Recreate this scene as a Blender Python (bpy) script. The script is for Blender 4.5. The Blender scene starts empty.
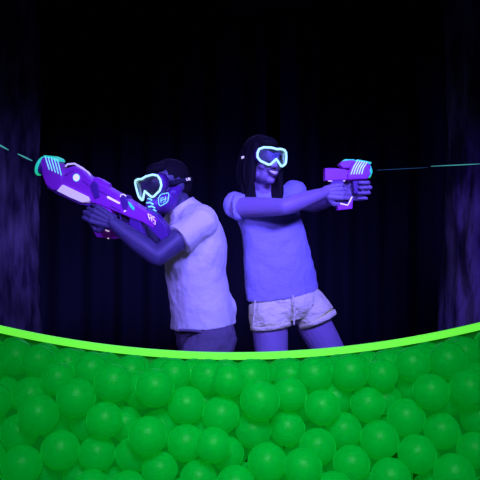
import bpy, bmesh, math, random
import numpy as np
from mathutils import Vector, Matrix, noise
from mathutils.bvhtree import BVHTree

# ------------------------------------------------------------------ camera, world, lights, exposure
scn = bpy.context.scene
C = scn.collection
CAMZ = 1.17
cd = bpy.data.cameras.new('camera'); cam = bpy.data.objects.new('camera', cd); C.objects.link(cam)
cam.location = (0, 0, CAMZ); cam.rotation_euler = (math.pi/2, 0, 0)
cd.sensor_width = 36; cd.sensor_height = 36; cd.lens = 50; cd.clip_start = .02
scn.camera = cam
F = 480*50/36
w = bpy.data.worlds.new('night'); scn.world = w; w.use_nodes = True
w.node_tree.nodes['Background'].inputs[0].default_value = (.004, .003, .03, 1)
w.node_tree.nodes['Background'].inputs[1].default_value = .4
vs = scn.view_settings
vs.view_transform = 'Standard'; vs.look = 'None'; vs.gamma = 1; vs.exposure = 0; vs.use_curve_mapping = False

def area(name, loc, target, size, energy, col, spread=180):
    l = bpy.data.lights.new(name, 'AREA'); l.shape = 'RECTANGLE'; l.size = size[0]; l.size_y = size[1]
    l.energy = energy; l.color = col; l.spread = math.radians(spread)
    o = bpy.data.objects.new(name, l); C.objects.link(o); o.location = loc
    o.rotation_euler = (Vector(target)-Vector(loc)).to_track_quat('-Z', 'Y').to_euler(); return o
def spot(name, loc, target, energy, col, ang, blend, rad=.05):
    l = bpy.data.lights.new(name, 'SPOT'); l.energy = energy; l.color = col; l.spot_size = math.radians(ang)
    l.spot_blend = blend; l.shadow_soft_size = rad
    o = bpy.data.objects.new(name, l); C.objects.link(o); o.location = loc
    o.rotation_euler = (Vector(target)-Vector(loc)).to_track_quat('-Z', 'Y').to_euler(); return o
UV = (.17, .13, 1.0)
area('blacklight_main', (.9, .35, 2.5), (.05, 3.1, 1.2), (1.1, .3), 15.5, UV, 44)
area('blacklight_side', (-1.2, .6, 2.1), (-.25, 3.0, 1.2), (.8, .3), 3, (.2, .13, 1), 40)
area('blacklight_back', (-.3, 5.0, 2.9), (-.1, 3.1, 1.2), (1.2, .25), 4.5, (.25, .2, 1), 110)
spot('trunk_fill_spot', (2.3, 2.6, .25), (1.62, 4.4, 1.05), 75, (.13, .07, 1), 42, 1, .1)  # added spot, no fixture there; brightens the right trunk
spot('left_trunk_fill_spot', (-2.2, 2.0, .4), (-1.55, 4.6, .75), .6, (.08, .05, 1), 42, 1, .1)  # added faint blue spot aimed at the left trunk, source unseen
spot('curtain_fill_spot', (1.0, 3.9, .3), (.95, 5.9, .9), 10, (.01, .06, 1), 75, 1, .2)  # added spot that lifts the right drape out of black
spot('bead_fill_spot', (.05, .16, 1.72), (.02, 1.13, .87), 110, (.35, 1, .62), 47, 1, .25)  # added unseen green spot, pools light on the beads and evens them

# ------------------------------------------------------------------ helpers
def P(px, py, Y): return Vector(((px-240)/F*Y, Y, CAMZ-(py-240)/F*Y))
def mat(name, col, rough=.6, emis=None, es=0, metal=0, sss=0, sheen=0, bump=None, trans=0, spec=.5):
    m = bpy.data.materials.new(name); m.use_nodes = True; nt = m.node_tree; b = nt.nodes['Principled BSDF']
    b.inputs['Base Color'].default_value = (*col, 1); b.inputs['Roughness'].default_value = rough
    b.inputs['Metallic'].default_value = metal; b.inputs['Specular IOR Level'].default_value = spec
    if emis: b.inputs['Emission Color'].default_value = (*emis, 1); b.inputs['Emission Strength'].default_value = es
    if sss: b.inputs['Subsurface Weight'].default_value = 1; b.inputs['Subsurface Scale'].default_value = sss; b.inputs['Subsurface Radius'].default_value = (1, 1, 1)
    if sheen: b.inputs['Sheen Weight'].default_value = sheen; b.inputs['Sheen Roughness'].default_value = .35
    if trans: b.inputs['Transmission Weight'].default_value = trans
    if bump:
        sc, st, stretch, d = bump
        tc = nt.nodes.new('ShaderNodeTexCoord'); mp = nt.nodes.new('ShaderNodeMapping'); mp.inputs['Scale'].default_value = stretch
        n = nt.nodes.new('ShaderNodeTexNoise'); n.inputs['Scale'].default_value = sc; n.inputs['Detail'].default_value = 5
        bp = nt.nodes.new('ShaderNodeBump'); bp.inputs['Strength'].default_value = st; bp.inputs['Distance'].default_value = d
        nt.links.new(tc.outputs['Object'], mp.inputs[0]); nt.links.new(mp.outputs[0], n.inputs['Vector'])
        nt.links.new(n.outputs[0], bp.inputs['Height']); nt.links.new(bp.outputs[0], b.inputs['Normal'])
    return m
def mottled(m, c1, c2, scale, stretch=(1, 1, 1), lo=.35, hi=.65):
    nt = m.node_tree; b = nt.nodes['Principled BSDF']
    tc = nt.nodes.new('ShaderNodeTexCoord'); mp = nt.nodes.new('ShaderNodeMapping'); mp.inputs['Scale'].default_value = stretch
    n = nt.nodes.new('ShaderNodeTexNoise'); n.inputs['Scale'].default_value = scale; n.inputs['Detail'].default_value = 6
    r = nt.nodes.new('ShaderNodeValToRGB'); r.color_ramp.elements[0].position = lo; r.color_ramp.elements[1].position = hi
    r.color_ramp.elements[0].color = (*c1, 1); r.color_ramp.elements[1].color = (*c2, 1)
    nt.links.new(tc.outputs['Object'], mp.inputs[0]); nt.links.new(mp.outputs[0], n.inputs['Vector'])
    nt.links.new(n.outputs[0], r.inputs[0]); nt.links.new(r.outputs[0], b.inputs['Base Color']); return m

M = {}
M['floor'] = mottled(mat('floor_concrete', (.03, .03, .035), .7), (.02, .02, .025), (.05, .05, .06), 3)
M['wall'] = mottled(mat('wall_black_paint', (.015, .015, .02), .9), (.008, .008, .012), (.02, .02, .03), 2)
M['curtain'] = mat('black_drape', (.02, .02, .035), .9)
M['bark'] = mottled(mat('rough_bark', (.3, .25, .3), .95, bump=(14, 1, (1, 1, .35), .03)), (.07, .05, .10), (.5, .42, .5), 9, (1, 1, .3), .38, .7)
M['skin_w'] = mat('skin_fair', (.36, .27, .46), .5, sss=.006)
M['skin_m'] = mat('skin_deep', (.10, .09, .165), .5, sss=.004)
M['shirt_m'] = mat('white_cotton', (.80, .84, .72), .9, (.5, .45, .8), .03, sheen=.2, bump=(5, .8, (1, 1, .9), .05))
M['shirt_w'] = mat('pale_blue_knit', (.40, .40, .72), .9, sheen=.3, bump=(60, .4, (1, 1, 1.3), .008))
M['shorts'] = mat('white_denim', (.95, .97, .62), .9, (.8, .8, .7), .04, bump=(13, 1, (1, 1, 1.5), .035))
M['trousers'] = mat('dark_indigo_cloth', (.15, .12, .17), .9, bump=(10, .6, (1, 1, 1), .012))
M['hair'] = mat('dark_hair', (.010, .009, .012), .8, spec=.12, bump=(60, .6, (1, 1, .12), .004))
M['shoe'] = mat('pale_canvas', (.5, .5, .5), .8)
M['sole'] = mat('white_rubber', (.7, .7, .7), .7)
M['purple'] = mat('purple_plastic', (.42, .05, .52), .38, (.35, .02, .9), .05)
M['purple_d'] = mat('dark_purple_plastic', (.12, .03, .26), .4)
M['white_p'] = mat('pale_lilac_plastic', (.8, .75, .85), .4, (.75, .65, 1), .5)
M['glow_g'] = mat('glowing_green_plastic', (.05, .6, .4), .4, (.02, .75, .33), .62)
M['glow_c'] = mat('glowing_mint_trim', (.4, .9, .9), .4, (.50, 1, .92), .9)
M['glow_t'] = mat('glowing_teal_stripe', (.3, .9, .9), .4, (.20, .80, .75), .85)
M['glow_w'] = mat('glowing_white_mark', (.9, .9, .9), .4, (.85, .75, 1), .75)
M['strap'] = mat('black_elastic', (.02, .02, .035), .9, spec=.2)
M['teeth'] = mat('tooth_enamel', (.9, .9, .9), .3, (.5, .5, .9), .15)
M['lip'] = mat('lips', (.16, .07, .16), .5)
M['eye'] = mat('eye_white', (.6, .6, .7), .25)
M['iris'] = mat('dark_iris', (.01, .01, .01), .2)
M['rim'] = mat('glowing_lime_strip', (.1, .3, .05), .5, (.150, .86, .055), .92)
M['bin'] = mat('green_bin_board', (.0, .18, .03), .6)
M['tracer'] = mat('teal_light', (.0, .1, .1), .5, (.10, .60, .55), .5)
M['tracer_dim'] = mat('faint_teal_light', (.0, .1, .1), .5, (.03, .10, .14), .35)
def bead_mat():
    m = mat('translucent_green_gel', (.0, .42, .10), .4, (.0, .30, .045), .42, sss=.02, spec=.3)  # emission fills in the beads' shaded sides and flattens their contrast
    nt = m.node_tree; b = nt.nodes['Principled BSDF']
    b.inputs['Sheen Weight'].default_value = 1; b.inputs['Sheen Roughness'].default_value = .3
    b.inputs['Sheen Tint'].default_value = (.02, 1, .25, 1)
    tr = nt.nodes.new('ShaderNodeBsdfTranslucent'); tr.inputs[0].default_value = (.0, .75, .10, 1)
    mx = nt.nodes.new('ShaderNodeMixShader'); mx.inputs[0].default_value = .5
    out = nt.nodes['Material Output']
    tp = nt.nodes.new('ShaderNodeBsdfTransparent'); tp.inputs[0].default_value = (.05, 1, .2, 1)
    m2 = nt.nodes.new('ShaderNodeMixShader'); m2.inputs[0].default_value = .34
    nt.links.new(b.outputs[0], mx.inputs[1]); nt.links.new(tr.outputs[0], mx.inputs[2])
    nt.links.new(mx.outputs[0], m2.inputs[1]); nt.links.new(tp.outputs[0], m2.inputs[2]); nt.links.new(m2.outputs[0], out.inputs[0])
    return m
M['bead'] = bead_mat()
def lens_mat():
    m = mat('clear_goggle_lens', (.1, .1, .3), .1)
    nt = m.node_tree; out = nt.nodes['Material Output']
    t = nt.nodes.new('ShaderNodeBsdfTransparent'); t.inputs[0].default_value = (.8, .84, .98, 1)
    g = nt.nodes.new('ShaderNodeBsdfGlossy'); g.inputs['Roughness'].default_value = .4
    f = nt.nodes.new('ShaderNodeFresnel'); f.inputs[0].default_value = 1.45
    mx = nt.nodes.new('ShaderNodeMixShader')
    nt.links.new(f.outputs[0], mx.inputs[0]); nt.links.new(t.outputs[0], mx.inputs[1]); nt.links.new(g.outputs[0], mx.inputs[2]); nt.links.new(mx.outputs[0], out.inputs[0])
    return m
M['lens'] = lens_mat()

ORG = {}
def empty(name, loc, label, cat, group=None):
    o = bpy.data.objects.new(name, None); C.objects.link(o); o.location = loc; o.empty_display_size = .1
    o['label'] = label; o['category'] = cat
    if group: o['group'] = group
    ORG[o] = Vector(loc); return o
def build(name, bm, m, parent=None, smooth=True, voxel=0, smoothit=0, disp=None, origin=None):
    org = ORG[parent] if parent is not None else Vector(origin or (0, 0, 0))
    bmesh.ops.translate(bm, verts=bm.verts[:], vec=-org)
    bmesh.ops.recalc_face_normals(bm, faces=bm.faces[:])
    me = bpy.data.meshes.new(name); bm.to_mesh(me); bm.free()
    for p in me.polygons: p.use_smooth = smooth
    me.materials.append(m)
    o = bpy.data.objects.new(name, me); C.objects.link(o)
    if parent is not None: o.parent = parent
    else: o.location = org
    ORG[o] = org
    if voxel:
        r = o.modifiers.new('remesh', 'REMESH'); r.mode = 'VOXEL'; r.voxel_size = voxel; r.use_smooth_shade = True
    if disp:
        t = bpy.data.textures.new(name+'_folds', 'CLOUDS'); t.noise_scale = disp[1]; t.noise_depth = 2
        d = o.modifiers.new('folds', 'DISPLACE'); d.texture = t; d.strength = disp[0]; d.mid_level = .5; d.texture_coords = 'LOCAL'
    if smoothit:
        s = o.modifiers.new('smooth', 'SMOOTH'); s.iterations = smoothit; s.factor = .5
    return o
def structure(o): o['kind'] = 'structure'; return o

def cat(p0, p1, p2, p3, t):
    return .5*((2*p1)+(-p0+p2)*t+(2*p0-5*p1+4*p2-p3)*t*t+(-p0+3*p1-3*p2+p3)*t**3)
def loft(bm, pts, ra, rb=None, A=None, n=16, k=5, dome=True):
    """closed elliptical tube through pts; ra along A, rb along the other cross direction"""
    pts = [Vector(p) for p in pts]
    if not hasattr(ra, '__len__'): ra = [ra]*len(pts)
    if rb is None: rb = ra
    if not hasattr(rb, '__len__'): rb = [rb]*len(pts)
    PP = []; RA = []; RB = []
    m = len(pts)
    for i in range(m-1):
        a, b, c, d = max(i-1, 0), i, i+1, min(i+2, m-1)
        for j in range(k):
            t = j/k
            PP.append(cat(pts[a], pts[b], pts[c], pts[d], t))
            RA.append(max(1e-4, cat(ra[a], ra[b], ra[c], ra[d], t))); RB.append(max(1e-4, cat(rb[a], rb[b], rb[c], rb[d], t)))
    PP.append(pts[-1]); RA.append(ra[-1]); RB.append(rb[-1])
    if dome:
        T0 = (PP[0]-PP[1]).normalized(); T1 = (PP[-1]-PP[-2]).normalized()
        a0, b0, a1, b1 = RA[0], RB[0], RA[-1], RB[-1]; p0, p1 = PP[0], PP[-1]
        for s in (.5, .85, .985):
            c = math.sqrt(1-s*s)
            PP.insert(0, p0+T0*min(a0, b0)*s); RA.insert(0, a0*c); RB.insert(0, b0*c)
            PP.append(p1+T1*min(a1, b1)*s); RA.append(a1*c); RB.append(b1*c)
    rings = []
    if A is None:
        T = (PP[-1]-PP[0]); A = Vector((0, 1, 0)) if abs(T.normalized().y) < .8 else Vector((0, 0, 1))
    A = Vector(A)
    for i, p in enumerate(PP):
        T = (PP[min(i+1, len(PP)-1)]-PP[max(i-1, 0)]).normalized()
        a = (A-T*A.dot(T)).normalized(); b = T.cross(a)
        rings.append([bm.verts.new(p+a*math.cos(q)*RA[i]+b*math.sin(q)*RB[i]) for q in (2*math.pi*z/n for z in range(n))])
    for r0, r1 in zip(rings, rings[1:]):
        for z in range(n): bm.faces.new((r0[z], r0[(z+1) % n], r1[(z+1) % n], r1[z]))
    bm.faces.new(rings[0][::-1]); bm.faces.new(rings[-1])
def ell(bm, c, r, R=None, X=None, u=20, v=14):
    mt = Matrix.Diagonal((*r, 1)) if hasattr(r, '__len__') else Matrix.Diagonal((r, r, r, 1))
    if R is not None: mt = R.to_4x4() @ mt
    mt = Matrix.Translation(Vector(c)) @ mt
    if X is not None: mt = X @ mt
    bmesh.ops.create_uvsphere(bm, u_segments=u, v_segments=v, radius=1, matrix=mt)
def box(bm, c, s, R=None):
    mt = Matrix.Translation(Vector(c)) @ (R.to_4x4() if R is not None else Matrix()) @ Matrix.Diagonal((*s, 1))
    bmesh.ops.create_cube(bm, size=1, matrix=mt)
def prism(bm, poly, nrm, half, bevel=0, off=0):
    """poly: world points; extruded +-half along nrm, edges bevelled"""
    nrm = Vector(nrm); b2 = bmesh.new()
    a = [b2.verts.new(Vector(p)+nrm*(off-half)) for p in poly]; b = [b2.verts.new(Vector(p)+nrm*(off+half)) for p in poly]
    n = len(poly); b2.faces.new(a[::-1]); b2.faces.new(b)
    for i in range(n): b2.faces.new((a[i], a[(i+1) % n], b[(i+1) % n], b[i]))
    bmesh.ops.recalc_face_normals(b2, faces=b2.faces[:])
    if bevel:
        bmesh.ops.bevel(b2, geom=b2.edges[:], offset=bevel, segments=2, affect='EDGES', profile=.6)
    me = bpy.data.meshes.new('tmp'); b2.to_mesh(me); b2.free(); bm.from_mesh(me); bpy.data.meshes.remove(me)
def wire(bm, pts, r, closed=False, n=8):
    pts = [Vector(p) for p in pts]
    if not closed:
        return loft(bm, pts, r, n=n, k=1, dome=False)
    m = len(pts); rings = []
    N = Vector((0, 0, 0))
    for i in range(m): N += pts[i].cross(pts[(i+1) % m])
    c = sum(pts, Vector())/m; N = Vector((0, 0, 0))
    for i in range(m): N += (pts[i]-c).cross(pts[(i+1) % m]-c)
    N.normalize()
    for i in range(m):
        T = (pts[(i+1) % m]-pts[i-1]).normalized(); a = (N-T*N.dot(T)).normalized(); b = T.cross(a)
        rings.append([bm.verts.new(pts[i]+(a*math.cos(q)+b*math.sin(q))*r) for q in (2*math.pi*z/n for z in range(n))])
    for i in range(m):
        r0, r1 = rings[i], rings[(i+1) % m]
        for z in range(n): bm.faces.new((r0[z], r0[(z+1) % n], r1[(z+1) % n], r1[z]))

# ------------------------------------------------------------------ room
def slab(name, c, s, m):
    bm = bmesh.new(); box(bm, (0, 0, 0), s); o = build(name, bm, m, smooth=False); o.location = c; structure(o)
slab('floor', (0, 2.4, -.05), (6.4, 8.4, .1), M['floor'])
slab('ceiling', (0, 2.4, 3.35), (6.4, 8.4, .1), M['wall'])
slab('wall_back', (0, 6.55, 1.65), (6.4, .1, 3.3), M['wall'])
slab('wall_left', (-3.15, 2.35, 1.65), (.1, 8.3, 3.3), M['wall'])
slab('wall_right', (3.15, 2.35, 1.65), (.1, 8.3, 3.3), M['wall'])
slab('wall_front', (0, -1.75, 1.65), (6.2, .1, 3.3), M['wall'])

def curtain(name, x0, x1, y, seed, label):
    bm = bmesh.new(); nx = int((x1-x0)/.018); rows = [0.02, .5, 1, 1.6, 2.2, 3.2]
    fr = []
    for side in (0, .012):
        g = []
        for z in rows:
            g.append([bm.verts.new((x0+(x1-x0)*i/nx, y+side+.05*math.sin(i*.36+1.3*math.sin(i*.05+seed))+.03*noise.noise((i*.06, z*.4, seed)), z)) for i in range(nx+1)])
        fr.append(g)
    A, B = fr
    for j in range(len(rows)-1):
        for i in range(nx):
            bm.faces.new((A[j][i], A[j][i+1], A[j+1][i+1], A[j+1][i])); bm.faces.new((B[j][i], B[j+1][i], B[j+1][i+1], B[j][i+1]))
        bm.faces.new((A[j][0], A[j+1][0], B[j+1][0], B[j][0])); bm.faces.new((A[j][nx], B[j][nx], B[j+1][nx], A[j+1][nx]))
    for i in range(nx):
        bm.faces.new((A[0][i], B[0][i], B[0][i+1], A[0][i+1])); bm.faces.new((A[-1][i], A[-1][i+1], B[-1][i+1], B[-1][i]))
    o = build(name, bm, M['curtain']); o['label'] = label; o['category'] = 'curtain'; o['group'] = 'black drapes along the back of the arena'
    for v in o.data.vertices: pass
curtain('black_curtain', -2.9, .50, 6.2, 1, 'black pleated drape hanging behind the left player')
curtain('black_curtain', .36, 2.9, 6.02, 4, 'blue-black pleated drape hanging behind the pistol on the right')

def trunk(c, r0, r1, h, seed, label, lean=0):
    bm = bmesh.new(); n = 72; rows = 70; R = []
    for j in range(rows+1):
        z = h*j/rows; rr = r0+(r1-r0)*z/h + .10*math.exp(-z*5)
        ring = []
        for i in range(n):
            a = 2*math.pi*i/n
            d = .05*noise.noise((math.cos(a)*2.2, math.sin(a)*2.2+seed, z*.8))+.035*noise.noise((math.cos(a)*7, math.sin(a)*7, z*2.0+seed))+.015*noise.noise((math.cos(a)*20, math.sin(a)*20, z*7+seed))
            ring.append(bm.verts.new((math.cos(a)*(rr+d)+lean*z, math.sin(a)*(rr+d), z)))
        R.append(ring)
    for a, b in zip(R, R[1:]):
        for i in range(n): bm.faces.new((a[i], a[(i+1) % n], b[(i+1) % n], b[i]))
    bm.faces.new(R[0][::-1]); bm.faces.new(R[-1])
    o = build('tree_trunk', bm, M['bark']); o.location = c; o['label'] = label; o['category'] = 'tree trunk'
trunk((1.66, 4.55, 0), .27, .24, 3.25, 3, 'rough pale trunk lit violet at the right edge')
trunk((-1.80, 4.75, 0), .34, .27, 3.25, 8, 'dim rough trunk standing behind the rifle at far left', .02)

# ------------------------------------------------------------------ bead bin with lime rim
YR = 1.27
def rim_z(x): return .9495+.0540*((x+.012)/.457)**2
binr = empty('bead_bin', (0, 1.1, 0), 'green bin with a curved glowing lime rim, heaped with round green gel beads', 'bin')
XS = .56
bm = bmesh.new()
xs = [-XS+2*XS*i/60 for i in range(61)]
top = [(x, YR+.012, rim_z(x)-.008) for x in xs]
prism(bm, top+[(XS, YR+.012, .60), (-XS, YR+.012, .60)], (0, 1, 0), .008)
build('back_panel', bm, M['bin'], binr, smooth=False)
bm = bmesh.new(); R = []
for x in xs:
    z = rim_z(x)
    R.append([bm.verts.new((x, YR-.006, z-.0066)), bm.verts.new((x, YR-.006, z+.0058)), bm.verts.new((x, YR+.006, z+.0058)), bm.verts.new((x, YR+.006, z-.0066))])
for a, b in zip(R, R[1:]):
    for i in range(4): bm.faces.new((a[i], a[(i+1) % 4], b[(i+1) % 4], b[i]))
bm.faces.new(R[0][::-1]); bm.faces.new(R[-1])
o = build('glowing_rim', bm, M['rim'], binr, smooth=False); o['label'] = 'glowing lime green curved rim'
ANG = math.radians(45); B0 = Vector((0, 1.0, .64)); SU = Vector((0, math.cos(ANG), math.sin(ANG))); SN = Vector((0, -math.sin(ANG), math.cos(ANG)))
bm = bmesh.new()
c = B0+SU*.19-SN*.008; box(bm, c, (2*XS-.02, .38, .014), Matrix.Rotation(ANG, 3, 'X'))
build('base_board', bm, M['bin'], binr, smooth=False)
for s in (-1, 1):
    bm = bmesh.new()
    prism(bm, [(s*XS, .86, .60), (s*XS, 1.258, .60), (s*XS, 1.258, 1.02), (s*XS, 1.18, 1.02), (s*XS, .86, .80)], (1, 0, 0), .008)
    build('side_panel', bm, M['bin'], binr, smooth=False)
bm = bmesh.new(); box(bm, (0, .862, .665), (2*XS-.02, .014, .13)); build('front_lip', bm, M['bin'], binr, smooth=False)
bm = bmesh.new(); box(bm, (0, 1.07, .593), (2*XS+.016, .43, .014)); build('bottom_board', bm, M['bin'], binr, smooth=False)
for sx in (-1, 1):
    for y in (.88, 1.26):
        bm = bmesh.new(); box(bm, (sx*(XS-.03), y, .293), (.04, .03, .586)); build('leg', bm, M['bin'], binr, smooth=False)

def beads():
    rng = np.random.default_rng(5); N = 292
    r = rng.uniform(.0268, .0318, N)
    p = np.stack([rng.uniform(-.52, .52, N), rng.uniform(.0, .34, N), rng.uniform(.03, .14, N)], 1)  # x, s, n
    Rm = np.array([[1, 0, 0], [0, math.cos(ANG), math.sin(ANG)], [0, -math.sin(ANG), math.cos(ANG)]])
    b0 = np.array(B0)
    iu = np.triu_indices(N, 1)
    for it in range(900):
        g = .0012*(1-it/900)
        p[:, 2] -= g; p[:, 1] += .5*g
        for _ in range(2):
            d = p[:, None]-p[None]; L = np.sqrt((d**2).sum(-1))+1e-9
            ov = (r[:, None]+r[None])-L; np.fill_diagonal(ov, -1)
            ov = np.clip(ov, 0, None)
            p += .35*(d/L[..., None]*ov[..., None]).sum(1)*.5
        p[:, 0] = np.clip(p[:, 0], -.55+r, .55-r)
        p[:, 2] = np.maximum(p[:, 2], r+.001)
        wv = b0+p@Rm
        zr = .9495+.054*((wv[:, 0]+.012)/.457)**2-.010
        lim = 1.17-(1.17-zr)/1.27*wv[:, 1]
        over = wv[:, 2]+r*.9-lim
        wv[:, 2] -= np.clip(over, 0, .004)
        wv[:, 1] = np.minimum(wv[:, 1], 1.263-r); wv[:, 1] = np.maximum(wv[:, 1], .871+r)
        p = (wv-b0)@Rm.T
    wv = b0+p@Rm
    return wv, r
bw, br = beads()
bm = bmesh.new(); bmesh.ops.create_icosphere(bm, subdivisions=4, radius=1)
for v in bm.verts: v.co *= 1+.012*noise.noise(v.co*2.2)
proto = build('gel_bead', bm, M['bead'])
proto['label'] = 'round translucent green gel bead heaped with its like below the lime rim'; proto['category'] = 'gel bead'; proto['group'] = 'green gel beads heaped in the bin'
rnd = random.Random(2)
for i in range(len(br)):
    o = proto if i == 0 else proto.copy()
    if i: C.objects.link(o)
    o.location = bw[i]; o.scale = (br[i],)*3; o.rotation_euler = (rnd.random()*6, rnd.random()*6, rnd.random()*6)

# ------------------------------------------------------------------ body helpers
def head_matrix(c, yaw, pitch, roll):
    return Matrix.Translation(c) @ Matrix.Rotation(math.radians(roll), 4, 'Y') @ Matrix.Rotation(math.radians(yaw), 4, 'Z') @ Matrix.Rotation(math.radians(pitch), 4, 'X')
def head(bm, H, wide=1.0, nose=1.0):
    def e(c, r, R=None): ell(bm, c, r, R, H)
    e((0, .022, .035), (.075*wide, .093, .085)); e((0, -.018, -.02), (.064*wide, .072, .088))
    e((0, -.030, -.072), (.050*wide, .055, .036)); e((0, -.068, -.096), (.022, .020, .016))
    for s in (-1, 1):
        e((s*.028, -.078, .026), (.026, .014, .010)); e((s*.036, -.062, -.030), (.024, .022, .022))
        e((s*.048*wide, -.01, -.065), (.016, .035, .025))
        e((s*.011, -.098, -.036), (.009, .009, .008))
        R = Matrix.Rotation(s*-.35, 3, 'Z')
        e((s*.079*wide, .014, -.004), (.008, .019, .031), R); e((s*.076*wide, .008, -.028), (.008, .010, .012))
    loft(bm, [H @ Vector((0, -.084, .020)), H @ Vector((0, -.098, -.010)), H @ Vector((0, -.108, -.034))], [.008*nose, .009*nose, .012*nose], n=12, k=3)
    e((0, -.086, -.062), (.026, .012, .013))
def hand(bm, W, D, N, curls, side=1, s=1.0, thumb_to=None, spread=.0):
    """four curled unequal fingers and a thumb, growing out of the palm"""
    D = Vector(D).normalized(); N = Vector(N); N = (N-D*N.dot(D)).normalized(); S = D.cross(N)*side
    W = Vector(W); rad = [.0088, .0092, .0088, .0076]; L = [(.040, .025, .021), (.045, .029, .022), (.041, .027, .021), (.032, .020, .018)]
    for i in range(4):
        off = (1.5-i)*.0215*s
        K = W+D*(.086-.004*abs(i-1.2))*s+S*off
        loft(bm, [W+D*.004+S*off*.55, W+D*.045*s+S*off*.85, K], [.015*s, .0135*s, .0115*s], n=12, k=3)
        p = K; d = D+S*(1.5-i)*spread; d.normalize(); pts = [p]; a = 0
        for j in range(3):
            a += math.radians(curls[i][j]); dd = (d*math.cos(a)+N*math.sin(a)).normalized()
            p = p+dd*L[i][j]*s; pts.append(p)
        loft(bm, pts, [rad[i]*s*1.08, rad[i]*s, rad[i]*s*.93, rad[i]*s*.8], n=12, k=3)
    T0 = W+D*.018*s+S*.024*s+N*.006
    T1 = T0+(D*.55+S*.75+N*.25).normalized()*.042*s
    t = Vector(thumb_to) if thumb_to is not None else D*.8+N*.6
    t.normalize(); T2 = T1+t*.032*s; T3 = T2+(t*.9+N*.3).normalized()*.025*s
    loft(bm, [T0, T1, T2, T3], [.015*s, .0125*s, .0105*s, .0088*s], n=12, k=3)

def goggles(parent, H, y0, k, hw, label, fr=.0055, hz=.040, z0=.006):
    """goggles on the head frame H: glowing frame, purple housing, clear lens, strap with mark"""
    g = parent
    out = [(-1, .35), (-.93, .78), (-.72, .98), (-.35, 1.0), (0, .90), (.35, 1.0), (.72, .98), (.93, .78), (1, .35), (.99, -.15), (.86, -.55), (.50, -.92), (.36, -.92), (0, -.22), (-.36, -.92), (-.50, -.92), (-.86, -.55), (-.99, -.15)]
    def q(x, z, dy=0, sc=1): 
        X = x*hw*sc; return H @ Vector((X, y0+k*X*X+dy, z0+z*hz*sc))
    dense = []
    for i in range(len(out)):
        a, b = out[i], out[(i+1) % len(out)]
        for t in (0, .34, .67): dense.append((a[0]*(1-t)+b[0]*t, a[1]*(1-t)+b[1]*t))
    bm = bmesh.new(); pts = [q(*d) for d in dense]; wire(bm, pts, fr, True, 10)
    frame = build('goggle_frame', bm, M['glow_c'], g); frame['label'] = 'glowing mint goggle frame'
    bm = bmesh.new()
    def ring(dy, sc): return [bm.verts.new(q(x, z, dy, sc)) for x, z in dense]
    r0, r1, r2, r3 = ring(.003, 1.02), ring(.045, 1.0), ring(.045, .93), ring(.003, .96)
    rr = [r0, r1, r2, r3]; n = len(dense)
    for a in range(4):
        A, B = rr[a], rr[(a+1) % 4]
        for i in range(n): bm.faces.new((A[i], A[(i+1) % n], B[(i+1) % n], B[i]))
    build('goggle_housing', bm, M['purple_d'], g)
    bm = bmesh.new()
    prism_pts = [(x, z) for x, z in dense]
    f = [bm.verts.new(q(x*.97, z*.97, .004)) for x, z in prism_pts]; c0 = bm.verts.new(q(0, .25, .003))
    for i in range(n): bm.faces.new((f[i], f[(i+1) % n], c0))
    lens = build('lens', bm, M['lens'], g); so = lens.modifiers.new('thick', 'SOLIDIFY'); so.thickness = .0012
    # strap round the head
    bm = bmesh.new(); A = []
    for i in range(41):
        a = -math.radians(122)+math.radians(244)*i/40
        x = math.sin(a)*.089; y = .02+math.cos(a)*.112
        for_z = .008
        A.append([bm.verts.new(H @ Vector((x*f1, y if f1 == 1 else .02+math.cos(a)*.109, for_z+dz))) for f1, dz in ((1, -.011), (1, .011), (.97, .011), (.97, -.011))])
    for a, b in zip(A, A[1:]):
        for i in range(4): bm.faces.new((a[i], a[(i+1) % 4], b[(i+1) % 4], b[i]))
    bm.faces.new(A[0][::-1]); bm.faces.new(A[-1])
    return build('goggle_strap', bm, M['strap'], g)
def strap_mark(strap, H, side, ang):
    bm = bmesh.new()
    def q(t, z): a = math.radians(ang+t); return H @ Vector((side*math.sin(a)*.0905, .02+math.cos(a)*.1135, .01+z))
    # three small rounded letter-like strokes
    for t0, sh in ((0, [(0, .005), (-3.5, .005), (-3.5, 0), (0, 0), (0, -.005), (-3.5, -.005)]), (6, [(0, -.005), (0, .005), (-3.5, .005), (-3.5, 0), (0, 0), (-3, -.005)]), (12, [(0, .005), (0, -.005), (-3.5, -.005)])):
        wire(bm, [q(t0-t if side < 0 else t0+t, z) for t, z in sh], .0014, n=6)
    o = build('strap_lettering', bm, M['glow_w'], strap); o['label'] = 'small glowing pinkish white lettering'
def eyes(parent, H):
    for s in (-1, 1):
        bm = bmesh.new(); ell(bm, (s*.030, -.079, .006), .0115, None, H); e = build('eye', bm, M['eye'], parent)
        bm = bmesh.new(); ell(bm, (s*.030, -.0885, .005), (.005, .003, .005), None, H); build('iris', bm, M['iris'], e)
def shoe(parent, A, D):
    D = Vector(D).normalized(); z0 = .012
    bm = bmesh.new(); loft(bm, [Vector((A.x, A.y, .052))-D*.045, Vector((A.x, A.y, .055)), Vector((A.x, A.y, .047))+D*.09, Vector((A.x, A.y, .038))+D*.165], [.036, .042, .046, .038], [.044, .05, .034, .024], (-D.y, D.x, 0), n=18)
    loft(bm, [Vector((A.x, A.y, .05)), Vector((A.x, A.y, .12))], [.046, .048], n=16)
    o = build('shoe', bm, M['shoe'], parent, voxel=.004, smoothit=3)
    bm = bmesh.new(); loft(bm, [Vector((A.x, A.y, z0+.001))-D*.06, Vector((A.x, A.y, z0+.001))+D*.17], [.045, .044], [.0125, .0125], (-D.y, D.x, 0), n=18)
    build('sole', bm, M['sole'], o)

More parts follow.
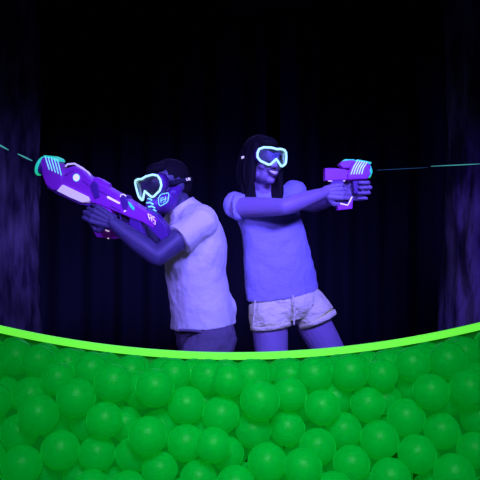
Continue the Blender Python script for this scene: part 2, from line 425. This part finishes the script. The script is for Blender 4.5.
# ------------------------------------------------------------------ LEFT PLAYER (rifle)
MY = 3.0
man = empty('person', (P(205, 0, MY).x, MY, 0), 'person in white t-shirt and face mask aiming a long rifle to the left', 'person', None)
hm = P(167, 187, 2.98); HM = head_matrix(hm, -47, 4, -11)
fm = Vector((-.88, -.47, 0)).normalized(); lm = Vector((.47, -.88, 0)).normalized()   # facing, his left
LSh, LEl, LWr = P(203, 222, 2.87), P(157, 257, 2.77), P(113, 223, 2.765)
RSh, REl, RWr = P(184, 217, 3.16), P(160, 248, 3.20), P(139, 226, 2.94)
pelv = P(205, 332, 3.02)
kneeN, kneeF = P(178, 402, 2.86), P(226, 402, 3.12)
ankN, ankF = Vector((P(190, 0, 2.86).x, 2.86, .10)), Vector((P(236, 0, 3.2).x, 3.20, .10))
hipN, hipF = pelv+lm*.085+Vector((0, 0, -.02)), pelv-lm*.085+Vector((0, 0, -.02))
bm = bmesh.new()
head(bm, HM, 1.0, 1.1)
chest = P(196, 248, 3.02)
loft(bm, [HM @ Vector((0, .03, -.05)), P(180, 208, 3.0), P(189, 222, 3.02)], [.058, .060, .075], n=18)
loft(bm, [P(190, 220, 3.02), P(195, 240, 3.02), P(196, 275, 3.02), P(200, 305, 3.02), pelv], [.12, .165, .145, .14, .15], [.08, .105, .10, .10, .105], lm, n=24)
loft(bm, [LSh, LSh*.5+LEl*.5+Vector((0, 0, .004)), LEl], [.056, .049, .040], n=16); loft(bm, [LEl, LEl*.6+LWr*.4, LWr], [.040, .043, .027], n=16)
loft(bm, [P(190, 222, 3.0), LSh], [.07, .06], n=16); loft(bm, [P(190, 222, 3.04), RSh], [.07, .06], n=16)
loft(bm, [RSh, REl], [.056, .040], n=16); loft(bm, [REl, REl*.6+RWr*.4, RWr], [.040, .042, .027], n=16)
for h, kn, an in ((hipN, kneeN, ankN), (hipF, kneeF, ankF)):
    loft(bm, [h, h*.5+kn*.5, kn], [.088, .075, .055], n=18); loft(bm, [kn, kn*.65+an*.35-fm*.012, an, Vector((an.x, an.y, .06))], [.054, .056, .036, .036], n=18)
    loft(bm, [Vector((an.x, an.y, .05)), Vector((an.x, an.y, .045))+fm*.14], [.032, .028], n=14)
g3 = [(38, 50, 35), (42, 52, 35), (46, 55, 35), (52, 58, 35)]
hand(bm, LWr+Vector((-.006, -.004, .004)), (-.80, .02, .36), (.0, 1, 0), [(30, 48, 35), (32, 50, 35), (36, 52, 35), (42, 55, 35)], side=1, thumb_to=(-.7, .25, .75))
hand(bm, RWr, (-.75, -.1, .45), (0, -1, 0), g3, side=-1, thumb_to=(-.5, -.3, .6))
body = build('body', bm, M['skin_m'], man, voxel=.0032, smoothit=4)

bm = bmesh.new()   # t-shirt
loft(bm, [P(186, 213, 3.0), P(193, 226, 3.02), P(195, 246, 3.02), P(195.5, 275, 3.02), P(200, 300, 3.02), P(203, 326, 3.02)],
     [.100, .155, .180, .165, .168, .178], [.075, .108, .132, .128, .132, .140], lm, n=32, dome=False)
loft(bm, [P(181, 206.5, 3.0), P(187, 215, 3.0), P(191, 226, 3.0)], [.067, .088, .12], n=20, dome=False)
sh = LSh+(LEl-LSh)*.42
loft(bm, [P(192, 222, 2.98), LSh+Vector((0, 0, .002)), LSh*.4+sh*.6, sh+(LEl-LSh)*.10], [.085, .070, .066, .070], n=22, dome=False)
sr = RSh+(REl-RSh)*.45
loft(bm, [P(188, 222, 3.05), RSh, sr], [.085, .075, .075], n=22, dome=False)
loft(bm, [P(222, 290, 3.03), P(225, 306, 3.03), P(224, 322, 3.03)], [.030, .050, .048], n=18, dome=False)
shirt = build('t_shirt', bm, M['shirt_m'], man, voxel=.0045, smoothit=8, disp=(.016, .085))
bm = bmesh.new()
cc = P(181, 206.5, 3.0); nc = (cc-P(187, 215, 3.0)).normalized(); c1 = nc.cross(Vector((0, 1, 0))).normalized(); c2 = nc.cross(c1)
wire(bm, [cc+(c1*math.cos(a)+c2*math.sin(a))*.066 for a in [i*math.pi/12 for i in range(24)]], .005, True)
build('collar', bm, M['shirt_m'], shirt)
bm = bmesh.new()   # trousers
loft(bm, [P(203, 318, 3.02), pelv, pelv+Vector((0, 0, -.09))], [.150, .162, .150], [.105, .122, .11], lm, n=28)
for h, kn, an in ((hipN, kneeN, ankN), (hipF, kneeF, ankF)):
    loft(bm, [h, h*.5+kn*.5, kn], [.106, .095, .077], n=20); loft(bm, [kn, kn*.5+an*.5, an+Vector((0, 0, .02))], [.076, .070, .058], n=20, dome=False)
tr = build('trousers', bm, M['trousers'], man, voxel=.005, smoothit=4, disp=(.022, .06))
bm = bmesh.new()
loft(bm, [P(180, 330, 2.845), P(196, 331, 2.855), P(212, 335, 2.87)], .006, n=8); loft(bm, [P(199, 330, 2.86), P(205, 338, 2.865)], .004, n=8)
build('belt_seam', bm, M['trousers'], tr)
shoe(man, ankN, fm); shoe(man, ankF, fm)
bm = bmesh.new()   # short hair
ell(bm, (0, .032, .044), (.080, .092, .080), None, HM); ell(bm, (0, .060, .0), (.075, .066, .07), None, HM)
ell(bm, (0, -.030, .085), (.058, .05, .030), None, HM)
build('hair', bm, M['hair'], man, voxel=.004, smoothit=2, disp=(.004, .012))
eyes(man, HM)
st = goggles(man, HM, -.124, 3.1, .092, '', .0048, .048, .012)
strap_mark(st, HM, 1, 64)
bm = bmesh.new()   # face mask: cheeks, snout, chin
ell(bm, (0, -.040, -.058), (.075, .072, .058), None, HM); ell(bm, (0, -.090, -.066), (.042, .042, .040), None, HM)
loft(bm, [HM @ Vector((-.06, -.02, -.03)), HM @ Vector((-.078, .02, -.015))], [.022, .012], n=12); loft(bm, [HM @ Vector((.062, -.02, -.035)), HM @ Vector((.070, .0, -.025))], [.03, .02], n=12)
ell(bm, (0, -.085, -.020), (.022, .034, .028), None, HM)
mask = build('face_mask', bm, M['purple_d'], man, voxel=.004, smoothit=3)

def decal(target, lines, r, m, name, parent, lift=.001, closed=False, label=None):
    """raised strokes laid on the evaluated surface of target along sight lines"""
    dg = bpy.context.evaluated_depsgraph_get()
    bvh = BVHTree.FromObject(target, dg); mw = ORG[target]
    bm = bmesh.new(); origin = Vector((0, 0, CAMZ))
    for ln in lines:
        pts = []
        for a, b in zip(ln, ln[1:]):
            n = max(2, int(math.dist(a, b)/1.0))
            for i in range(n): pts.append((a[0]+(b[0]-a[0])*i/n, a[1]+(b[1]-a[1])*i/n))
        if not closed: pts.append(ln[-1])
        w3 = []
        for px, py in pts:
            d = (P(px, py, 3)-origin).normalized(); hit, nn, _, _ = bvh.ray_cast(origin-mw, d)
            if hit is not None: w3.append(hit+mw+nn*lift)
        if len(w3) > 1: wire(bm, w3, r, False, 6)
    o = build(name, bm, m, parent)
    if label: o['label'] = label
    return o
for ln in ([(146.3, 199.5), (149, 198.5), (152, 200.5)], [(146.8, 203), (150, 202.5), (153.5, 204.5)], [(148.5, 206.8), (152, 206.3), (155, 208)], [(151, 210.3), (154, 209.8), (156, 211)]):
    decal(mask, [ln], .0036, M['glow_t'], 'mask_vent', mask, label='glowing teal vent slot')
em = [(158.5, 198), (161, 194.5), (168, 193), (168.8, 195), (167.8, 201), (166, 203), (160.5, 206), (158.8, 204.5), (158.5, 198)]
decal(mask, [em], .0020, M['glow_t'], 'mask_emblem', mask, label='glowing teal square emblem')
decal(mask, [[(161, 203), (161, 198.5), (163.5, 197.5)], [(163, 202.5), (165.5, 200.5), (165.5, 196.5)], [(161.5, 200.5), (165, 199)]], .0016, M['glow_t'], 'mask_emblem_pattern', mask)

# ------------------------------------------------------------------ RIFLE
GN = Vector((.30, 1, .06)).normalized()          # across the rifle, pointing away from the camera
def G(px, py, off=0):
    """point on the rifle's middle plane"""
    o = Vector((0, 0, CAMZ)); d = P(px, py, 1)-o; c = P(110, 205, 2.865)
    t = (c-o).dot(GN)/d.dot(GN); return o+d*t+GN*off
rifle = empty('toy_blaster_rifle', G(100, 200), 'long purple toy rifle with green ribbed muzzle held by the masked player on the left', 'toy gun')
def gp(name, poly, half, m, parent=rifle, bevel=.003, off=0, label=None):
    bm = bmesh.new(); prism(bm, [G(*p) for p in poly], GN, half, bevel, off); o = build(name, bm, m, parent, smooth=False)
    if label: o['label'] = label
    return o
rbody = gp('receiver', [(60, 178), (65, 170), (76, 166), (86, 171), (95, 180), (110, 187), (125, 196), (140, 205), (152, 212), (160, 219), (156, 228), (145, 222), (134, 218), (120, 212), (108, 207), (96, 203), (80, 198), (62, 192)], .026, M['purple'], bevel=.006)
gp('shroud', [(44, 162), (47, 157), (54, 158), (60, 161), (65, 171), (67, 180), (63, 191), (56, 190), (50, 185), (47, 177)], .034, M['purple'], bevel=.008)
cap = gp('muzzle_cap', [(46, 158), (48, 155.6), (55, 156.3), (60.5, 159), (62, 162), (54, 159.5), (47.5, 160)], .032, M['glow_g'], bevel=.003, label='glowing green muzzle cap')
bm = bmesh.new()   # green muzzle face: disc with ring and spokes
ax = (G(42, 162.5)-G(66, 174)).normalized(); upv = ax.cross(GN).normalized(); mc = G(41.6, 166)
ring = [mc+(upv*math.cos(a)*1.15+GN*math.sin(a))*.034 for a in [i*math.pi/14 for i in range(28)]]
wire(bm, ring, .007, True, 10); loft(bm, [mc-ax*.010, mc-ax*.002, mc+ax*.006], [.026, .026, .014], [.030, .030, .016], GN, n=24, dome=False)
for a in range(0, 180, 45):
    v = (upv*math.cos(math.radians(a))*1.15+GN*math.sin(math.radians(a)))*.034; wire(bm, [mc-v, mc+v], .005)
build('muzzle_ring', bm, M['glow_g'], rifle)
bm = bmesh.new(); loft(bm, [mc+ax*-.006, mc-ax*.045], .034, .036, GN, n=24, dome=False); build('barrel', bm, M['purple_d'], rifle)
for i in range(5):
    x = 49.5+i*3.0
    bm = bmesh.new(); wire(bm, [G(x, 157+i*.55, -.0345), G(x+2.3, 163.5+i*.9, -.0365), G(x+4.3, 170+i*1.4, -.0355)], .0023)
    o = build('shroud_stripe', bm, M['glow_t'], rifle); o['label'] = 'glowing teal stripe'
gp('fore_guard', [(61, 191), (66.5, 184.8), (92, 197), (93.5, 200.8), (86, 202.5), (74, 197.5)], .030, M['white_p'], bevel=.004, off=-.006, label='glowing pale lilac fore guard')
gp('under_rail', [(50, 186), (62, 191), (84, 202), (94, 203), (92, 206), (82, 204.5), (60, 194.5), (49, 188)], .018, M['purple_d'], bevel=.002)
bm = bmesh.new(); wire(bm, [G(65.5, 166.5), G(67.5, 164.2), G(74.5, 163.6), G(82.5, 168.2), G(89, 173.2), G(90.3, 176.2), G(91, 181)], .0042)
o = build('carry_rail', bm, M['white_p'], rifle); o['label'] = 'pale lilac top rail'
bm = bmesh.new(); c = G(79.8, 177.8, -.026); loft(bm, [c+GN*.004, c-GN*.004], .0135, n=20, dome=False); o = build('round_badge', bm, M['glow_w'], rifle, smooth=False); o['label'] = 'glowing white round badge'
bm = bmesh.new(); wire(bm, [c-GN*.003+(upv*math.cos(a)+ax*math.sin(a))*.015 for a in [i*math.pi/10 for i in range(20)]], .0016, True); build('badge_ring', bm, M['glow_t'], rifle)
gp('rear_sight', [(94, 179), (97, 177), (103, 179.5), (110, 184), (110.5, 187), (106, 188.5), (99, 184)], .016, M['purple'], bevel=.003)
gp('sight_post', [(93, 186), (97, 181), (101, 184), (103, 197), (98, 199)], .031, M['purple_d'], bevel=.003)
gp('bracket', [(124, 194.5), (128, 195.5), (131, 201), (130, 210), (126, 209), (123, 199)], .030, M['purple_d'], bevel=.003)
bm = bmesh.new(); wire(bm, [G(123.7, 197, -.031), G(124.3, 194.8, -.032), G(127, 194.3, -.032), G(129.5, 196.2, -.032)], .0024)
o = build('bracket_edge', bm, M['glow_w'], rifle); o['label'] = 'glowing white edge'
bm = bmesh.new(); wire(bm, [G(127.3, 211.5, -.031), G(129, 210.5, -.032)], .003); build('bracket_pin', bm, M['glow_w'], rifle)
gp('side_slash', [(110.5, 196), (112, 196.5), (123, 202.6), (122.5, 204), (110.5, 198)], .004, M['glow_w'], bevel=.0008, off=-.028, label='glowing white slash line')
gp('green_vent', [(131, 201.5), (133.5, 203), (137.3, 208), (136.5, 210.3), (133, 206.5)], .004, M['glow_g'], bevel=.0008, off=-.028, label='glowing green vent')
gp('stock', [(148, 208), (158, 214), (168, 226), (170, 236), (163, 240), (154, 231), (146, 222)], .022, M['purple_d'], bevel=.004)
stk = gp('sticker', [(150.5, 211.5), (158.8, 217.5), (158.6, 225.3), (152, 221.6), (149.3, 214)], .003, M['purple'], bevel=.0006, off=-.028)
bm = bmesh.new()
for sh_ in ([(151, 213.5), (152.8, 219.8)], [(151, 213.5), (153.3, 215)], [(152, 216.8), (154, 218)], [(154, 214.5), (155, 221.3)], [(155.8, 216), (158, 217.5)], [(155.8, 216), (156.3, 219.3), (158.4, 220.8), (158.3, 224.4), (156.6, 222.8)]):
    wire(bm, [G(*p, -.0318) for p in sh_], .0016, n=6)
o = build('sticker_lettering', bm, M['glow_w'], stk); o['label'] = 'white lettering on the stock sticker'
gp('magazine', [(98, 202), (112, 206), (116, 222), (120, 236), (117, 239), (99, 237), (95, 230), (97, 216)], .020, M['purple'], bevel=.004)
bm = bmesh.new(); wire(bm, [G(106.5, 228, -.022), G(109, 230.5, -.022), G(111.5, 231)+GN*-.022], .0022); wire(bm, [G(95.3, 226.5, -.02), G(96.3, 226.8, -.02)], .0026); wire(bm, [G(110, 238, -.021), G(111, 238.2, -.021)], .0022)
build('magazine_marks', bm, M['glow_w'], rifle)
gp('pistol_grip', [(131, 214), (141, 218), (146, 236), (137, 239), (131, 224)], .017, M['purple_d'], bevel=.004)
bm = bmesh.new(); wire(bm, [G(120, 212), G(121, 221), G(127, 224), G(133, 221)], .0035); build('trigger_guard', bm, M['purple_d'], rifle)
for a, b in (((68, 176), (77, 171)), ((86, 181), (92, 185.5)), ((100, 190), (118, 199)), ((114, 206), (124, 211))):
    bm = bmesh.new(); wire(bm, [G(*a, -.027), G(*b, -.027)], .0018); build('panel_groove', bm, M['purple_d'], rifle)

# ------------------------------------------------------------------ RIGHT PLAYER (pistol)
WY = 3.15
wom = empty('person', (P(290, 0, WY).x, WY, 0), 'smiling long-haired person in pale knit top and white shorts aiming a pistol to the right', 'person')
HW = head_matrix(P(262.5, 161, 3.10), 32, -2, 3)
lat = Vector((.95, .30, 0)).normalized()      # picture-right side of her torso lies deeper
RS, RE, RW = P(237, 207, 3.06), P(284, 207, 2.90), P(325, 192.5, 2.965)
LS, LE, LW = P(289, 198, 3.26), P(314, 206, 3.34), P(344, 192, 3.05)
pel = P(287, 306, 3.18)
hR, hL = P(269, 314, 3.14), P(306, 310, 3.22)
kR, kL = P(274, 392, 3.10), P(350, 388, 3.20)
aR, aL = Vector((P(276, 0, 3.15).x, 3.18, .10)), Vector((P(378, 0, 3.25).x, 3.28, .10))
bm = bmesh.new(); head(bm, HW, .93, .85)
loft(bm, [HW @ Vector((0, .025, -.06)), P(262, 190, 3.13), P(263, 204, 3.15)], [.047, .047, .06], n=18)
loft(bm, [P(263, 204, 3.16), P(268, 222, 3.16), P(277, 262, 3.17), pel], [.12, .135, .118, .150], [.07, .095, .085, .10], lat, n=24)
for s0, el, wr in ((RS, RE, RW), (LS, LE, LW)):
    loft(bm, [P(264, 208, 3.15), s0], [.06, .047], n=16)
    loft(bm, [s0, s0*.5+el*.5, el], [.047, .044, .037], n=16); loft(bm, [el, el*.6+wr*.4, wr], [.037, .038, .0235], n=16)
for h, kn, an in ((hR, kR, aR), (hL, kL, aL)):
    loft(bm, [h, h*.5+kn*.5, kn], [.088, .077, .056], n=20); loft(bm, [kn, kn*.65+an*.35+Vector((0, .012, 0)), an, Vector((an.x, an.y, .06))], [.052, .055, .034, .034], n=18)
    loft(bm, [Vector((an.x, an.y, .05)), Vector((an.x+.05, an.y-.12, .045))], [.030, .026], n=14)
hand(bm, RW, (1, .0, .06), (0, 1, -.05), [(35, 45, 30), (50, 60, 35), (55, 60, 35), (60, 60, 35)], side=-1, s=.93, thumb_to=(.9, .35, .3))
hand(bm, LW, (1, -.04, .04), (0, -1, 0), [(62, 80, 40), (62, 82, 40), (66, 84, 40), (72, 84, 40)], side=-1, s=1.08, thumb_to=(1, .2, .3))
wbody = build('body', bm, M['skin_w'], wom, voxel=.003, smoothit=4)

bm = bmesh.new()   # loose knit top
loft(bm, [P(262, 194, 3.15), P(265, 206, 3.15), P(272, 226, 3.16), P(277, 255, 3.16), P(280, 275, 3.17), P(282.5, 294, 3.18)],
     [.095, .146, .150, .164, .175, .180], [.060, .090, .112, .112, .120, .128], lat, n=32, dome=False)
loft(bm, [P(258, 202, 3.12), RS+Vector((0, 0, .0)), RS*.95+RE*.05, RS*.88+RE*.12], [.06, .060, .060, .056], n=22, dome=False)
ell(bm, P(234.5, 205, 3.08), (.052, .055, .062))
loft(bm, [P(270, 204, 3.2), LS, LS*.65+LE*.35], [.065, .070, .068], n=22, dome=False)
ell(bm, P(294, 191, 3.27), (.058, .06, .055))
top_ = build('knit_top', bm, M['shirt_w'], wom, voxel=.0045, smoothit=5, disp=(.016, .07))
bm = bmesh.new()   # white shorts
loft(bm, [P(283, 286, 3.18), P(286, 300, 3.18), P(288, 309, 3.18), P(290, 319, 3.18)], [.148, .172, .170, .10], [.105, .122, .120, .09], lat, n=30, dome=False)
loft(bm, [P(270, 306, 3.15), P(269.5, 316, 3.14), P(270.5, 326.5, 3.13)], [.100, .098, .094], [.105, .104, .100], lat, n=26, dome=False)
d2 = (kL-hL).normalized()
loft(bm, [P(304, 303, 3.21), P(310, 310, 3.21), P(317, 319.5, 3.2)], [.096, .097, .096], [.103, .104, .102], lat, n=26, dome=False)
sho = build('shorts', bm, M['shorts'], wom, voxel=.0042, smoothit=4, disp=(.008, .05))
def cuff(c, rad, tilt):
    bm = bmesh.new(); R = Matrix.Rotation(tilt, 3, 'Y')
    loft(bm, [Vector(c)+R @ Vector((0, 0, .009)), Vector(c)-R @ Vector((0, 0, .009))], rad, rad*1.04, lat, n=36, dome=False, k=2)
    build('rolled_hem', bm, M['shorts'], sho)
cuff(P(270.7, 325.5, 3.13), .0965, -.13); cuff(P(316.8, 319, 3.2), .0985, -.40)
bm = bmesh.new(); loft(bm, [P(293, 296, 3.035), P(294.5, 310, 3.03), P(294, 324, 3.045)], .004, n=8, dome=True); build('fly_seam', bm, M['shorts'], sho)
bm = bmesh.new(); loft(bm, [P(255, 301, 3.035), P(254, 315, 3.03), P(253, 326, 3.035)], .0035, n=8); build('side_seam', bm, M['shorts'], sho)
dsh = Vector((.4, -1, 0)); shoe(wom, aR, dsh); shoe(wom, aL, dsh)
# hair: crown plus long locks on both sides
bm = bmesh.new()
ell(bm, (0, .028, .046), (.080, .092, .080), None, HW); ell(bm, (0, .065, -.02), (.078, .062, .10), None, HW)
ell(bm, (0, -.035, .078), (.052, .045, .030), None, HW)
rr = random.Random(4)
for s in (-1, 1):
    for i in range(9):
        t = i/8; y = -.030+.10*t; x = s*(.070+.012*rr.random())
        p0 = HW @ Vector((s*.055, y*.9, .07)); p1 = HW @ Vector((x, y, .0)); p2 = HW @ Vector((x*1.06, y-.005, -.09)); 
        p3 = P(252+rr.uniform(-6, 4), 200+rr.uniform(-3, 8), 3.04) if s < 0 else P(277+rr.uniform(-3, 5), 198+rr.uniform(-3, 8), 3.08)
        p4 = p3+Vector((rr.uniform(-.01, .01)+(.006 if s < 0 else 0), .0, -.015-.02*rr.random()))
        loft(bm, [p0, p1, p2, p3, p4], [.012, .016, .017, .014, .005], n=10)
build('hair', bm, M['hair'], wom, voxel=.004, smoothit=2)
eyes(wom, HW)
st = goggles(wom, HW, -.112, 5.5, .080, '', .0052); strap_mark(st, HW, -1, 78)
# smiling mouth
bm = bmesh.new()
def mo(t, z, dy=0): x = t*.031; return HW @ Vector((x, -.105+dy+x*x*20, -.0615+z+.011*t*t))
upper = [mo(t/6, .0060*(1-abs(t/6)**2)+.001) for t in range(-6, 7)]; lower = [mo(t/6, -.0135*(1-abs(t/6)**2)) for t in range(-6, 7)]
loft(bm, upper, [.0012]+[.0028]*11+[.0012], n=8, k=1); loft(bm, lower, [.0012]+[.0036]*11+[.0012], n=8, k=1)
lips = build('lips', bm, M['lip'], wom)
bm = bmesh.new(); a = [bm.verts.new(mo(t/6, .0055*(1-abs(t/6)**2), .001)) for t in range(-5, 6)]; b = [bm.verts.new(mo(t/6, -.0090*(1-abs(t/6)**2), .001)) for t in range(-5, 6)]
for i in range(10): bm.faces.new((a[i], a[i+1], b[i+1], b[i]))
te = build('teeth', bm, M['teeth'], lips); so = te.modifiers.new('thick', 'SOLIDIFY'); so.thickness = .003

# ------------------------------------------------------------------ PISTOL
PN = Vector((-.10, 1, 0)).normalized()
def Q(px, py, off=0):
    o = Vector((0, 0, CAMZ)); d = P(px, py, 1)-o; c = P(345, 180, 3.005)
    t = (c-o).dot(PN)/d.dot(PN); return o+d*t+PN*off
pis = empty('toy_blaster_pistol', Q(345, 185), 'short purple toy pistol with green stripes held by the smiling long-haired player', 'toy gun')
def pp(name, poly, half, m, bevel=.003, off=0, label=None, parent=pis):
    bm = bmesh.new(); prism(bm, [Q(*p) for p in poly], PN, half, bevel, off); o = build(name, bm, m, parent, smooth=False)
    if label: o['label'] = label
    return o
pp('rear_body', [(324, 168.6), (336, 168.6), (345, 170), (350, 172), (350, 180), (324, 180.8)], .020, M['purple'], .003)
pp('shroud', [(346, 175), (350, 164), (356, 161.5), (366, 163), (369, 166), (369.5, 174), (366, 179.5), (346, 180.5)], .028, M['purple'], .006)
pp('top_pod', [(338, 165), (341.5, 161.5), (350, 160.5), (357, 161), (352, 168.5), (342, 168.8)], .022, M['purple'], .004)
pp('pod_cover', [(342, 161.5), (344, 159.6), (353, 159.8), (354.5, 161), (350, 162), (344, 162.3)], .019, M['glow_g'], .002, label='glowing green pod cover')
pp('front_cover', [(353, 161.5), (356, 160), (364, 161.5), (370, 162.8), (369.5, 164.6), (362, 163.6)], .026, M['glow_g'], .002, label='glowing green top cover')
bm = bmesh.new(); c = Q(369, 171.5); ax2 = (Q(371, 171.5)-Q(366, 171.5)).normalized()
zz = ax2.cross(PN)
wire(bm, [c+(zz*math.cos(a)+PN*math.sin(a))*.024 for a in [i*math.pi/12 for i in range(24)]], .006, True)
loft(bm, [c-ax2*.004, c+ax2*.012], .012, n=16, dome=False)
for a in (0, 60, 120):
    v = (zz*math.cos(math.radians(a))+PN*math.sin(math.radians(a)))*.024; wire(bm, [c-v, c+v], .004)
build('muzzle_ring', bm, M['glow_g'], pis)['label'] = 'glowing green muzzle ring'
for i in range(5):
    bm = bmesh.new(); x = 356.0+i*2.35
    wire(bm, [Q(x, 161.2+i*.4, -.0265), Q(x-4, 167.5+i*.3, -.0305), Q(x-6.8+i*.3, 175-i*.1, -.030)], .0021)
    o = build('shroud_stripe', bm, M['glow_c'], pis); o['label'] = 'glowing pale mint stripe'
pp('grip', [(330, 180), (344, 180), (343, 192), (346, 203), (333, 203), (331, 192)], .015, M['purple_d'], .003)
pp('grip_base', [(336, 203.5), (346, 205.3), (352, 200), (351.5, 209), (337, 210.5)], .018, M['purple'], .003)
bm = bmesh.new(); wire(bm, [Q(327.5, 201, -.019), Q(337, 203.2, -.020), Q(346.5, 205.4, -.020), Q(349, 201, -.020), Q(351, 197, -.018)], .0030)
build('guard_edge', bm, M['glow_w'], pis)['label'] = 'glowing white lower edge'
pp('lower_guard', [(326, 199.5), (337, 202), (346, 204), (350.5, 196), (352.5, 197), (352, 203), (346.5, 207), (336, 205), (326, 202)], .016, M['purple_d'], .002)
pp('fore_grip', [(352, 179), (362, 179), (361, 192), (354, 194)], .010, M['purple_d'], .003)
bm = bmesh.new(); wire(bm, [Q(327, 181.3, -.0205), Q(331, 181.5, -.0205)], .002); wire(bm, [Q(342, 181.3, -.0205), Q(344, 181.3, -.0205)], .002); build('frame_mark', bm, M['glow_w'], pis)

# ------------------------------------------------------------------ tracer streaks: trails of flying glow pellets, shaped as thin emissive rods
def tracer(a, b, r, m, label, g=None):
    bm = bmesh.new(); c = (a+b)/2; loft(bm, [a, c, b], [r*.5, r, r*.5], n=8)
    o = build('tracer_streak', bm, m, origin=c); o['label'] = label; o['category'] = 'tracer streak'
    if g: o['group'] = g
tracer(P(-6, 142.2, 2.72), P(8.3, 149.8, 2.73), .0034, M['tracer'], 'short teal streak of light touching the left edge')
tracer(P(18, 154, 2.74), P(32, 160.6, 2.75), .0034, M['tracer'], 'short teal streak of light nearest the rifle muzzle')
tracer(P(377, 170.2, 3.02), P(428, 167.5, 3.1), .0014, M['tracer_dim'], 'faint dark teal streak just ahead of the pistol muzzle')
tracer(P(431, 166.3, 3.1), P(486, 163.6, 3.2), .0022, M['tracer'], 'bright thin teal streak crossing the pale trunk at right')
